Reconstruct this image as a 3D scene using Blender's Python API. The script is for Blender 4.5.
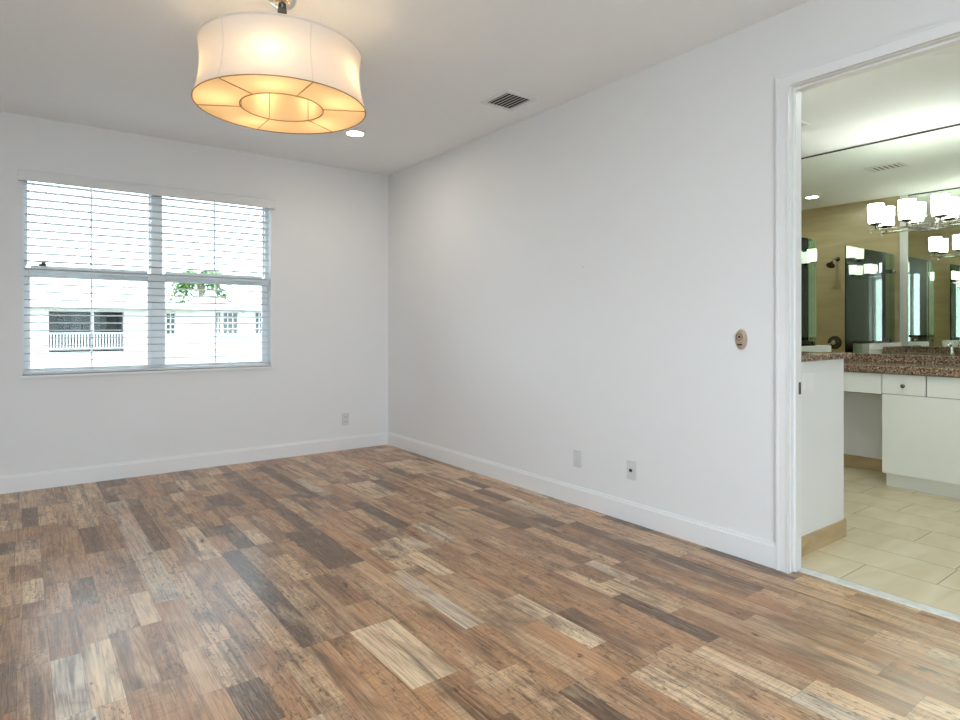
import bpy, bmesh, math, random
from mathutils import Vector, Matrix
random.seed(7)
for _o in list(bpy.data.objects): bpy.data.objects.remove(_o)
S = bpy.context.scene
COL = S.collection
PI = math.pi

# ------------------------------------------------------------------ camera, world, daylight, exposure
cam_data = bpy.data.cameras.new('camera')
cam = bpy.data.objects.new('camera', cam_data); COL.objects.link(cam)
cam.location = (-3.0067, -5.6013, 1.2)
cam.rotation_euler = (PI/2, 0, -math.radians(36.7403))
cam_data.sensor_width = 36.0
cam_data.lens = 613.83/960*36.0
cam_data.shift_y = (326.88-360)/960
cam_data.clip_start = 0.05
S.camera = cam

SKY = 7.2
EXPOSURE = 0.09
w = bpy.data.worlds.new('sky'); S.world = w; w.use_nodes = True
w.node_tree.nodes['Background'].inputs[0].default_value = (0.75, 0.89, 1.0, 1)
w.node_tree.nodes['Background'].inputs[1].default_value = SKY

def portal(name, loc, rot, sx, sy):
    l = bpy.data.lights.new(name, 'AREA'); l.shape = 'RECTANGLE'; l.size = sx; l.size_y = sy
    l.cycles.is_portal = True
    o = bpy.data.objects.new(name, l); COL.objects.link(o); o.location = loc; o.rotation_euler = rot
portal('daylight_added_side_window', (-4.75, -5.8, 1.685), (0, -PI/2, 0), 1.87, 1.8)
portal('daylight_added_rear_opening', (-3.1, -7.35, 1.31), (PI/2, 0, 0), 2.6, 2.62)
portal('daylight_window', (-2.1, 0.19, 1.555), (-PI/2, 0, 0), 1.82, 1.44)

S.view_settings.view_transform = 'Standard'
S.view_settings.look = 'None'
S.view_settings.gamma = 1.0
S.view_settings.use_curve_mapping = False
S.view_settings.exposure = EXPOSURE
cy = S.cycles
cy.use_denoising = True
cy.max_bounces = 14; cy.diffuse_bounces = 6; cy.glossy_bounces = 8; cy.transmission_bounces = 8; cy.transparent_max_bounces = 24
cy.sample_clamp_indirect = 6.0
cy.caustics_reflective = False; cy.caustics_refractive = False

# ------------------------------------------------------------------ materials
def lin(c):
    c = c/255.0
    return c/12.92 if c <= 0.04045 else ((c+0.055)/1.055)**2.4
def rgb(r, g, b): return (lin(r), lin(g), lin(b), 1.0)

def mat(name, col, rough=0.5, metal=0.0, spec=0.5, emit=None, estr=0.0, bump=None, noise=None):
    """Principled; bump=(scale, strength); noise=(scale, colour2) mixes a second colour."""
    m = bpy.data.materials.new(name); m.use_nodes = True
    nt = m.node_tree; b = nt.nodes['Principled BSDF']
    b.inputs['Base Color'].default_value = col
    b.inputs['Roughness'].default_value = rough
    b.inputs['Metallic'].default_value = metal
    b.inputs['Specular IOR Level'].default_value = spec
    if emit:
        b.inputs['Emission Color'].default_value = emit
        b.inputs['Emission Strength'].default_value = estr
    if bump or noise:
        tc = nt.nodes.new('ShaderNodeTexCoord')
    if bump:
        n = nt.nodes.new('ShaderNodeTexNoise'); n.inputs['Scale'].default_value = bump[0]; n.inputs['Detail'].default_value = 4
        nt.links.new(tc.outputs['Object'], n.inputs['Vector'])
        bp = nt.nodes.new('ShaderNodeBump'); bp.inputs['Strength'].default_value = bump[1]; bp.inputs['Distance'].default_value = 0.01
        nt.links.new(n.outputs['Fac'], bp.inputs['Height']); nt.links.new(bp.outputs['Normal'], b.inputs['Normal'])
    if noise:
        n = nt.nodes.new('ShaderNodeTexNoise'); n.inputs['Scale'].default_value = noise[0]; n.inputs['Detail'].default_value = 5
        nt.links.new(tc.outputs['Object'], n.inputs['Vector'])
        mx = nt.nodes.new('ShaderNodeMix'); mx.data_type = 'RGBA'
        mx.inputs[6].default_value = col; mx.inputs[7].default_value = noise[1]
        r = nt.nodes.new('ShaderNodeMapRange'); r.inputs[1].default_value = 0.38; r.inputs[2].default_value = 0.62
        nt.links.new(n.outputs['Fac'], r.inputs[0]); nt.links.new(r.outputs[0], mx.inputs[0])
        nt.links.new(mx.outputs[2], b.inputs['Base Color'])
    return m

M = {}
M['wall'] = mat('white_wall_paint', (0.78, 0.78, 0.78, 1), 0.6, spec=0.3, bump=(60, 0.04))
M['ceiling'] = mat('ceiling_paint', (0.905, 0.92, 0.925, 1), 0.9, spec=0.1, bump=(90, 0.25))
M['bathceiling'] = M['ceiling']
M['trim'] = mat('white_semi_gloss_trim', (0.80, 0.80, 0.80, 1), 0.5, noise=(3, (0.80, 0.80, 0.80, 1)))
M['vinyl'] = mat('white_vinyl', (0.80, 0.82, 0.83, 1), 0.4, noise=(4, (0.78, 0.80, 0.82, 1)))
M['slat'] = mat('white_blind_slat', (0.68, 0.69, 0.69, 1), 0.45, noise=(5, (0.65, 0.66, 0.66, 1)))
M['valance'] = mat('white_valance', (0.74, 0.74, 0.74, 1), 0.5, noise=(5, (0.72, 0.72, 0.72, 1)))
M['plate'] = mat('white_plastic_plate', (0.66, 0.66, 0.66, 1), 0.35, noise=(10, (0.63, 0.63, 0.63, 1)))
M['dark'] = mat('dark_recess', (0.012, 0.012, 0.012, 1), 0.6, noise=(10, (0.02, 0.02, 0.02, 1)))
M['ventdark'] = mat('dark_duct', (0.03, 0.03, 0.028, 1), 0.8, noise=(10, (0.05, 0.05, 0.045, 1)))
M['showerled'] = mat('lit_shower_downlight_lens', (0.9, 0.9, 0.9, 1), 0.3, emit=(0.92, 1.0, 0.93, 1), estr=150.0)
M['grayduct'] = mat('gray_duct', (0.22, 0.22, 0.20, 1), 0.8, noise=(10, (0.18, 0.18, 0.17, 1)))
M['chrome'] = mat('polished_chrome', (0.75, 0.75, 0.74, 1), 0.08, 1.0, noise=(10, (0.70, 0.70, 0.69, 1)))
M['bronze'] = mat('dark_nickel', (0.18, 0.17, 0.15, 1), 0.2, 1.0, noise=(10, (0.13, 0.12, 0.11, 1)))
M['cabinet'] = mat('white_laminate', (0.88, 0.90, 0.88, 1), 0.35, noise=(2, (0.86, 0.88, 0.86, 1)))
M['beige'] = mat('beige_plastic', rgb(178, 158, 134), 0.4, noise=(20, rgb(168, 148, 126)))
M['beigedark'] = mat('brown_beige_plastic', rgb(120, 100, 80), 0.4, noise=(20, rgb(112, 92, 74)))
M['mirror'] = mat('silvered_mirror', (0.88, 0.93, 0.87, 1), 0.0, 1.0)
M['black'] = mat('black_metal', (0.02, 0.02, 0.02, 1), 0.3, 0.6, noise=(10, (0.03, 0.03, 0.03, 1)))
M['edge'] = mat('dark_mirror_edge', (0.03, 0.03, 0.03, 1), 0.5, noise=(10, (0.04, 0.04, 0.04, 1)))
M['marble'] = mat('white_marble', (0.78, 0.78, 0.75, 1), 0.3, noise=(18, (0.64, 0.65, 0.63, 1)))
M['vanshade'] = mat('lit_opal_glass', (0.9, 0.9, 0.88, 1), 0.2, emit=(0.94, 1.0, 0.88, 1), estr=26.0)
M['bulb'] = mat('lit_bulb', (0.9, 0.85, 0.7, 1), 0.3, emit=(1.0, 0.74, 0.44, 1), estr=37.0)
M['led'] = mat('lit_downlight_lens', (0.9, 0.9, 0.9, 1), 0.3, emit=(1.0, 0.88, 0.74, 1), estr=170.0)
M['extwall'] = mat('white_stucco', (0.86, 0.85, 0.82, 1), 0.9, bump=(30, 0.1))
M['exttrim'] = mat('cream_fascia', (0.62, 0.62, 0.50, 1), 0.7, noise=(4, (0.55, 0.58, 0.46, 1)))
M['roof'] = mat('pale_roof_tile', (0.70, 0.68, 0.63, 1), 0.8, noise=(6, (0.62, 0.60, 0.56, 1)))
M['extglass'] = mat('dark_window_glass', (0.055, 0.075, 0.075, 1), 0.1, noise=(2, (0.075, 0.095, 0.09, 1)))
M['extrail'] = mat('white_railing_paint', (0.80, 0.80, 0.80, 1), 0.5, noise=(4, (0.77, 0.77, 0.77, 1)))
M['porch'] = mat('porch_painted_shade', (0.16, 0.18, 0.18, 1), 0.8, noise=(3, (0.12, 0.14, 0.14, 1)))  # dark tone puts the shade of the balcony recess into the colour
M['frond'] = mat('palm_frond', (0.07, 0.16, 0.03, 1), 0.6, spec=0.2, noise=(6, (0.12, 0.22, 0.06, 1)))
M['bark'] = mat('palm_bark', (0.25, 0.20, 0.15, 1), 0.9, noise=(9, (0.16, 0.13, 0.10, 1)))
M['bouncedeck'] = mat('pale_bounce_coating', (0.88, 0.87, 0.84, 1), 0.8, noise=(2, (0.84, 0.83, 0.80, 1)))
M['pave'] = mat('asphalt_and_lawn', (0.10, 0.11, 0.08, 1), 0.9, noise=(0.3, (0.13, 0.13, 0.12, 1)))

def thin_glass(name, tint, ior=1.5):
    m = bpy.data.materials.new(name); m.use_nodes = True; nt = m.node_tree; nt.nodes.clear()
    out = nt.nodes.new('ShaderNodeOutputMaterial'); mx = nt.nodes.new('ShaderNodeMixShader')
    tr = nt.nodes.new('ShaderNodeBsdfTransparent'); tr.inputs[0].default_value = tint
    gl = nt.nodes.new('ShaderNodeBsdfGlossy'); gl.inputs['Roughness'].default_value = 0.0
    gl.inputs['Color'].default_value = (0.95, 1, 0.96, 1)
    fr = nt.nodes.new('ShaderNodeFresnel'); fr.inputs[0].default_value = ior
    nt.links.new(fr.outputs[0], mx.inputs[0]); nt.links.new(tr.outputs[0], mx.inputs[1]); nt.links.new(gl.outputs[0], mx.inputs[2])
    nt.links.new(mx.outputs[0], out.inputs[0])
    return m
M['glass'] = thin_glass('clear_window_glass', (0.97, 0.985, 0.98, 1), 1.2)
M['showerglass'] = thin_glass('green_tinted_shower_glass', (0.90, 0.975, 0.90, 1), 1.55)

def fabric(name, col, trans, mixf):
    m = bpy.data.materials.new(name); m.use_nodes = True; nt = m.node_tree; nt.nodes.clear()
    out = nt.nodes.new('ShaderNodeOutputMaterial'); mx = nt.nodes.new('ShaderNodeMixShader'); mx.inputs[0].default_value = mixf
    d = nt.nodes.new('ShaderNodeBsdfDiffuse'); t = nt.nodes.new('ShaderNodeBsdfTranslucent')
    tc = nt.nodes.new('ShaderNodeTexCoord'); n = nt.nodes.new('ShaderNodeTexNoise'); n.inputs['Scale'].default_value = 250
    nt.links.new(tc.outputs['Object'], n.inputs['Vector'])
    bp = nt.nodes.new('ShaderNodeBump'); bp.inputs['Strength'].default_value = 0.1; bp.inputs['Distance'].default_value = 0.002
    nt.links.new(n.outputs['Fac'], bp.inputs['Height']); nt.links.new(bp.outputs[0], d.inputs['Normal'])
    d.inputs[0].default_value = col; t.inputs[0].default_value = trans
    nt.links.new(d.outputs[0], mx.inputs[1]); nt.links.new(t.outputs[0], mx.inputs[2]); nt.links.new(mx.outputs[0], out.inputs[0])
    return m
M['shade'] = fabric('white_shade_fabric', (0.82, 0.79, 0.77, 1), (0.80, 0.70, 0.55, 1), 0.36)
M['diffuser'] = fabric('cream_diffuser_fabric', (0.80, 0.70, 0.55, 1), (0.82, 0.64, 0.40, 1), 0.6)
M['piping'] = mat('taupe_piping', rgb(168, 134, 98), 0.8, noise=(40, rgb(158, 126, 92)))
M['piping_white'] = mat('white_piping', rgb(225, 218, 214), 0.8, noise=(40, rgb(220, 212, 208)))

def granite():
    m = bpy.data.materials.new('speckled_brown_granite'); m.use_nodes = True; nt = m.node_tree; b = nt.nodes['Principled BSDF']
    tc = nt.nodes.new('ShaderNodeTexCoord')
    v = nt.nodes.new('ShaderNodeTexVoronoi'); v.inputs['Scale'].default_value = 120
    nt.links.new(tc.outputs['Object'], v.inputs['Vector'])
    sp = nt.nodes.new('ShaderNodeSeparateColor'); nt.links.new(v.outputs['Color'], sp.inputs[0])
    cr = nt.nodes.new('ShaderNodeValToRGB'); e = cr.color_ramp; e.interpolation = 'CONSTANT'
    e.elements[0].position = 0; e.elements[0].color = rgb(84, 64, 52)
    e.elements[1].position = 0.22; e.elements[1].color = rgb(138, 113, 93)
    for p, c in ((0.5, rgb(164, 140, 118)), (0.72, rgb(112, 92, 78)), (0.86, rgb(188, 168, 148)), (0.95, rgb(58, 46, 40))):
        x = e.elements.new(p); x.color = c
    nt.links.new(sp.outputs[0], cr.inputs[0]); nt.links.new(cr.outputs[0], b.inputs['Base Color'])
    b.inputs['Roughness'].default_value = 0.15
    return m
M['granite'] = granite()

def stone_tile(name, c1, c2, c3, stretch, rough):
    """travertine-like tile: veins stretched along one axis"""
    m = bpy.data.materials.new(name); m.use_nodes = True; nt = m.node_tree; b = nt.nodes['Principled BSDF']
    tc = nt.nodes.new('ShaderNodeTexCoord'); mp = nt.nodes.new('ShaderNodeMapping'); mp.inputs['Scale'].default_value = stretch
    nt.links.new(tc.outputs['Object'], mp.inputs[0])
    at = nt.nodes.new('ShaderNodeAttribute'); at.attribute_name = 'tone'
    ad = nt.nodes.new('ShaderNodeVectorMath'); ad.operation = 'MULTIPLY_ADD'; ad.inputs[1].default_value = (37, 11, 53)
    nt.links.new(at.outputs['Color'], ad.inputs[0]); nt.links.new(mp.outputs[0], ad.inputs[2])
    n = nt.nodes.new('ShaderNodeTexNoise'); n.inputs['Scale'].default_value = 1; n.inputs['Detail'].default_value = 6; n.inputs['Distortion'].default_value = 0.6
    nt.links.new(ad.outputs[0], n.inputs['Vector'])
    cr = nt.nodes.new('ShaderNodeValToRGB'); e = cr.color_ramp
    e.elements[0].position = 0.3; e.elements[0].color = c1
    e.elements[1].position = 0.72; e.elements[1].color = c3
    x = e.elements.new(0.5); x.color = c2
    nt.links.new(n.outputs['Fac'], cr.inputs[0]); nt.links.new(cr.outputs[0], b.inputs['Base Color'])
    b.inputs['Roughness'].default_value = rough
    return m
M['floortile'] = stone_tile('beige_porcelain_tile', rgb(208, 192, 158), rgb(218, 205, 174), rgb(228, 216, 190), (2, 7, 4), 0.3)
M['basetile'] = stone_tile('beige_tile_base', rgb(168, 143, 106), rgb(184, 160, 122), rgb(196, 174, 138), (3, 3, 12), 0.35)
M['showertile'] = stone_tile('taupe_shower_tile', rgb(184, 168, 132), rgb(194, 178, 142), rgb(206, 190, 156), (2, 1.2, 9), 0.3)
M['grout'] = mat('tan_grout', rgb(150, 132, 98), 0.9, noise=(30, rgb(142, 124, 92)))

def plank_material():
    m = bpy.data.materials.new('reclaimed_wood_planks'); m.use_nodes = True; nt = m.node_tree; b = nt.nodes['Principled BSDF']
    N = nt.nodes.new; L = nt.links.new
    at = N('ShaderNodeAttribute'); at.attribute_name = 'tone'
    sp = N('ShaderNodeSeparateColor'); L(at.outputs['Color'], sp.inputs[0])
    tc = N('ShaderNodeTexCoord')
    def coords(scale, seed):
        mp = N('ShaderNodeMapping'); mp.inputs['Scale'].default_value = scale; L(tc.outputs['Object'], mp.inputs[0])
        ad = N('ShaderNodeVectorMath'); ad.operation = 'MULTIPLY_ADD'; ad.inputs[1].default_value = seed
        L(at.outputs['Color'], ad.inputs[0]); L(mp.outputs[0], ad.inputs[2]); return ad.outputs[0]
    def noise(vec, detail=5, dist=0.0, rough=0.55):
        n = N('ShaderNodeTexNoise'); n.inputs['Scale'].default_value = 1; n.inputs['Detail'].default_value = detail
        n.inputs['Distortion'].default_value = dist; n.inputs['Roughness'].default_value = rough
        L(vec, n.inputs['Vector']); return n.outputs['Fac']
    def ramp(fac, stops, interp='LINEAR'):
        cr = N('ShaderNodeValToRGB'); e = cr.color_ramp; e.interpolation = interp
        e.elements[0].position, e.elements[0].color = stops[0]
        e.elements[1].position, e.elements[1].color = stops[-1]
        for p, c in stops[1:-1]:
            x = e.elements.new(p); x.color = c
        L(fac, cr.inputs[0]); return cr.outputs[0]
    def mix(fac, a, c, blend='MIX'):
        mx = N('ShaderNodeMix'); mx.data_type = 'RGBA'; mx.blend_type = blend
        if isinstance(fac, float): mx.inputs[0].default_value = fac
        else: L(fac, mx.inputs[0])
        for k, v in ((6, a), (7, c)):
            if isinstance(v, tuple): mx.inputs[k].default_value = v
            else: L(v, mx.inputs[k])
        return mx.outputs[2]
    def rng(fac, a, b_, c=0.0, d=1.0):
        r = N('ShaderNodeMapRange'); r.inputs[1].default_value = a; r.inputs[2].default_value = b_; r.inputs[3].default_value = c; r.inputs[4].default_value = d
        L(fac, r.inputs[0]); return r.outputs[0]
    def mul(a, c):
        x = N('ShaderNodeMath'); x.operation = 'MULTIPLY'
        for k, v in ((0, a), (1, c)):
            if isinstance(v, float): x.inputs[k].default_value = v
            else: L(v, x.inputs[k])
        return x.outputs[0]
    base = ramp(sp.outputs[0], [(0.0, rgb(86, 66, 52)), (0.13, rgb(116, 90, 70)), (0.20, rgb(158, 115, 80)), (0.44, rgb(184, 136, 93)),
                                (0.62, rgb(172, 136, 103)), (0.76, rgb(198, 158, 118)), (0.86, rgb(214, 180, 140)), (0.95, rgb(226, 200, 164)), (1.0, rgb(200, 184, 164))])
    # broad smoky patches inside each plank
    patch = noise(coords((7, 2.6, 1), (91, 57, 13)), 4, 0.8)
    c1 = mix(mul(rng(patch, 0.50, 0.68), 0.72), base, rgb(92, 70, 58))
    light = noise(coords((9, 3.0, 1), (23, 71, 37)), 4, 0.6)
    c2 = mix(mul(rng(light, 0.52, 0.70), 0.65), c1, rgb(205, 174, 138))
    rust = noise(coords((6, 2.0, 1), (47, 19, 83)), 3, 0.5)
    c2b = mix(mul(rng(rust, 0.52, 0.72), 0.5), c2, rgb(176, 114, 70))
    # long grain
    grain = noise(coords((80, 3.2, 1), (61, 33, 29)), 6, 1.2, 0.65)
    c3 = mix(mul(rng(grain, 0.44, 0.64), 0.55), c2b, rgb(84, 58, 44))
    fine = noise(coords((260, 10, 1), (15, 8, 3)), 3, 0.3, 0.7)
    c4 = mix(mul(rng(fine, 0.45, 0.75), 0.35), c3, rgb(222, 196, 164))
    streak = noise(coords((22, 1.3, 1), (31, 67, 51)), 4, 0.7)
    c4 = mix(mul(rng(streak, 0.55, 0.68), 0.62), c4, rgb(80, 56, 43))
    # cross-cut saw marks on some planks
    saw = noise(coords((9, 120, 1), (9, 77, 31)), 4, 1.5)
    c5 = mix(mul(mul(rng(saw, 0.48, 0.66), rng(sp.outputs[1], 0.35, 0.7)), 0.34), c4, rgb(92, 70, 56))
    # worn gnarled texture and dark knots
    gn = noise(coords((58, 20, 1), (5, 19, 43)), 6, 1.2, 0.72)
    c6 = mix(mul(mul(rng(gn, 0.52, 0.66), rng(sp.outputs[2], 0.15, 0.55)), 0.85), c5, rgb(60, 44, 34))
    kn = noise(coords((13, 6, 1), (77, 41, 5)), 4, 0.4)
    c7 = mix(mul(rng(kn, 0.67, 0.73), 0.85), c6, rgb(46, 32, 26))
    hs = N('ShaderNodeHueSaturation'); hs.inputs['Saturation'].default_value = 0.96; hs.inputs['Value'].default_value = 1.10; L(c7, hs.inputs['Color'])
    bc = N('ShaderNodeBrightContrast'); bc.inputs['Bright'].default_value = 0.01; bc.inputs['Contrast'].default_value = 0.10; L(hs.outputs[0], bc.inputs[0])
    L(bc.outputs[0], b.inputs['Base Color'])
    rr = rng(grain, 0.3, 0.8, 0.27, 0.34); L(rr, b.inputs['Roughness'])
    b.inputs['Specular IOR Level'].default_value = 0.85
    bp = N('ShaderNodeBump'); bp.inputs['Strength'].default_value = 0.12; bp.inputs['Distance'].default_value = 0.002
    L(grain, bp.inputs['Height']); L(bp.outputs[0], b.inputs['Normal'])
    return m
M['planks'] = plank_material()
M['gap'] = mat('plank_gap', rgb(60, 42, 32), 0.8, noise=(20, rgb(50, 36, 28)))

# ------------------------------------------------------------------ mesh helpers
def B(): return bmesh.new()
def box(bm, x0, x1, y0, y1, z0, z1, bev=0.0):
    x0, x1 = sorted((x0, x1)); y0, y1 = sorted((y0, y1)); z0, z1 = sorted((z0, z1))
    mtx = Matrix.Translation(((x0+x1)/2, (y0+y1)/2, (z0+z1)/2)) @ Matrix.Diagonal((x1-x0, y1-y0, z1-z0, 1))
    r = bmesh.ops.create_cube(bm, size=1, matrix=mtx)
    if bev:
        ed = list({e for v in r['verts'] for e in v.link_edges})
        bmesh.ops.bevel(bm, geom=ed, offset=bev, segments=2, profile=0.5, affect='EDGES')
    return bm
def frame_of(d):
    d = d.normalized(); u = d.orthogonal().normalized(); return u, d.cross(u)
def cone(bm, p0, p1, r0, r1, n=20, cap=True):
    p0, p1 = Vector(p0), Vector(p1); u, v = frame_of(p1-p0)
    a = [bm.verts.new(p0+(u*math.cos(t)+v*math.sin(t))*r0) for t in [2*PI*i/n for i in range(n)]]
    b = [bm.verts.new(p1+(u*math.cos(t)+v*math.sin(t))*r1) for t in [2*PI*i/n for i in range(n)]]
    for i in range(n): bm.faces.new((a[i], a[(i+1) % n], b[(i+1) % n], b[i]))
    if cap: bm.faces.new(a[::-1]); bm.faces.new(b)
    return bm
def tube(bm, pts, r, n=10, closed=False, cap=True):
    pts = [Vector(p) for p in pts]; rings = []; m = len(pts); prev = None
    for i, p in enumerate(pts):
        if closed: d = pts[(i+1) % m]-pts[i-1]
        else: d = pts[min(i+1, m-1)]-pts[max(i-1, 0)]
        d.normalize()
        if prev is None: u = d.orthogonal().normalized()
        else: u = (prev-d*prev.dot(d)).normalized()
        prev = u; v = d.cross(u)
        rings.append([bm.verts.new(p+(u*math.cos(2*PI*k/n)+v*math.sin(2*PI*k/n))*r) for k in range(n)])
    for i in range(m if closed else m-1):
        a, b = rings[i], rings[(i+1) % m]
        for k in range(n): bm.faces.new((a[k], a[(k+1) % n], b[(k+1) % n], b[k]))
    if not closed and cap: bm.faces.new(rings[0][::-1]); bm.faces.new(rings[-1])
    return bm
def lathe(bm, prof, c, axis=(0, 0, 1), n=32, closed=False):
    """prof = [(radius, height)] swept about axis through c"""
    c = Vector(c); ax = Vector(axis).normalized(); u, v = frame_of(ax); rings = []
    for r, h in prof:
        if r < 1e-6: rings.append([bm.verts.new(c+ax*h)])
        else: rings.append([bm.verts.new(c+ax*h+(u*math.cos(2*PI*k/n)+v*math.sin(2*PI*k/n))*r) for k in range(n)])
    pairs = list(zip(rings, rings[1:])) + ([(rings[-1], rings[0])] if closed else [])
    for a, b in pairs:
        for k in range(n):
            q = [a[k % len(a)], a[(k+1) % len(a)], b[(k+1) % len(b)], b[k % len(b)]]
            q2 = []
            for x in q:
                if x not in q2: q2.append(x)
            if len(q2) >= 3:
                try: bm.faces.new(q2)
                except ValueError: pass
    return bm
def prism(bm, poly, axis, a, b):
    """extrude a 2D polygon along axis ('x','y','z') from a to b"""
    def p(uv, t):
        if axis == 'x': return (t, uv[0], uv[1])
        if axis == 'y': return (uv[0], t, uv[1])
        return (uv[0], uv[1], t)
    A = [bm.verts.new(p(q, a)) for q in poly]; Bv = [bm.verts.new(p(q, b)) for q in poly]
    n = len(poly)
    for i in range(n): bm.faces.new((A[i], A[(i+1) % n], Bv[(i+1) % n], Bv[i]))
    bm.faces.new(A[::-1]); bm.faces.new(Bv)
    return bm

ORG = {}
def obj(name, bm, m, parent=None, smooth=False, origin=None):
    """link bm (built in world coordinates) as one mesh object"""
    me = bpy.data.meshes.new(name)
    bmesh.ops.recalc_face_normals(bm, faces=bm.faces[:])
    o = bpy.data.objects.new(name, me); COL.objects.link(o)
    if parent is not None:
        off = ORG[parent.name]; o.parent = parent
    else:
        off = Vector(origin) if origin else Vector((0, 0, 0)); o.location = off
    ORG[o.name] = off.copy()
    bmesh.ops.translate(bm, verts=bm.verts[:], vec=-off)
    if smooth:
        for f in bm.faces: f.smooth = True
    bm.to_mesh(me); bm.free()
    if smooth:
        try: me.set_sharp_from_angle(angle=math.radians(40))
        except Exception: pass
    for x in (m if isinstance(m, (list, tuple)) else [m]): me.materials.append(x)
    return o
def thing(name, label, cat, loc, group=None):
    o = bpy.data.objects.new(name, None); COL.objects.link(o); o.location = loc; o.empty_display_size = 0.1
    ORG[o.name] = Vector(loc); o['label'] = label; o['category'] = cat
    if group: o['group'] = group
    return o
def tag(o, label, cat, group=None):
    o['label'] = label; o['category'] = cat
    if group: o['group'] = group
    return o
def struct(name, bm, m, parent=None, smooth=False):
    o = obj(name, bm, m, parent, smooth)
    if parent is None: o['kind'] = 'structure'
    return o
def copy_tree(o, parent=None):
    c = o.copy(); COL.objects.link(c); ORG[c.name] = ORG[o.name].copy()
    if parent is not None: c.parent = parent
    for ch in list(o.children): copy_tree(ch, c)
    return c

# ------------------------------------------------------------------ dimensions
H = 2.75                    # ceiling
XL, YR = -4.6, -7.2         # left and rear walls of the bedroom
T = 0.100                   # partition thickness
XV = 2.712                  # vanity wall of the bathroom
BY0, BY1 = -6.2, -1.15      # bathroom near and far walls
DY0, DY1 = -5.02, -4.11     # clear door opening
DZ = 2.37
WX0, WX1, WZ0, WZ1 = -3.004, -1.193, 0.835, 2.335

# ------------------------------------------------------------------ bedroom shell
def wall_hole(bm, axis, t0, t1, a0, a1, z0, z1, h0, h1, hz0, hz1):
    """a wall slab with one opening; axis = direction along the wall"""
    def bx(a, b, c, d):
        if b-a < 1e-6 or d-c < 1e-6: return
        if axis == 'x': box(bm, a, b, t0, t1, c, d)
        else: box(bm, t0, t1, a, b, c, d)
    bx(a0, h0, z0, z1); bx(h1, a1, z0, z1); bx(h0, h1, z0, hz0); bx(h0, h1, hz1, z1)
bm = B(); wall_hole(bm, 'x', 0, 0.2, XL-0.15, 0.0, -0.05, H, WX0, WX1, WZ0-0.012, WZ1); struct('wall_back', bm, M['wall'])
bm = B(); wall_hole(bm, 'y', 0, T, YR-0.15, 0.2, -0.05, H, DY0-0.02, DY1+0.02, -0.05, DZ+0.02); struct('wall_right', bm, M['wall'])
bm = B(); wall_hole(bm, 'y', XL-0.15, XL, YR, 0, -0.05, H, -6.7, -4.9, 0.75, 2.62); struct('wall_left', bm, M['wall'])
bm = B(); wall_hole(bm, 'x', YR-0.15, YR, XL-0.15, 0, -0.05, H, -4.4, -1.8, 0.0, 2.62); struct('wall_rear', bm, M['wall'])
bm = B()
for x0, x1 in ((-4.4, -4.34), (-3.13, -3.07), (-1.86, -1.8)): box(bm, x0, x1, YR-0.12, YR-0.04, 0.0, 2.62)
box(bm, -4.34, -1.86, YR-0.12, YR-0.04, 2.56, 2.62); box(bm, -4.34, -1.86, YR-0.12, YR-0.04, 0.0, 0.04)
struct('door_2_added', bm, M['vinyl'])  # unseen rear opening added to bring more daylight onto back wall and ceiling
bm = B(); box(bm, XL-0.15, T, YR-0.15, 0.2, H, H+0.15); struct('ceiling', bm, M['ceiling'])
bm = B(); box(bm, T, XV+0.12, BY0-0.1, BY1+0.1, H, H+0.15); struct('ceiling_bathroom', bm, M['ceiling'])
# frame of an unseen window added to the left wall for daylight
bm = B()
for y0, y1 in ((-6.7, -6.64), (-4.96, -4.9), (-5.83, -5.77)): box(bm, XL-0.12, XL-0.04, y0, y1, 0.75, 2.62)
box(bm, XL-0.12, XL-0.04, -6.64, -4.96, 2.56, 2.62); box(bm, XL-0.12, XL-0.04, -6.64, -4.96, 0.75, 0.81)
struct('window_2_added', bm, M['vinyl'])

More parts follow.
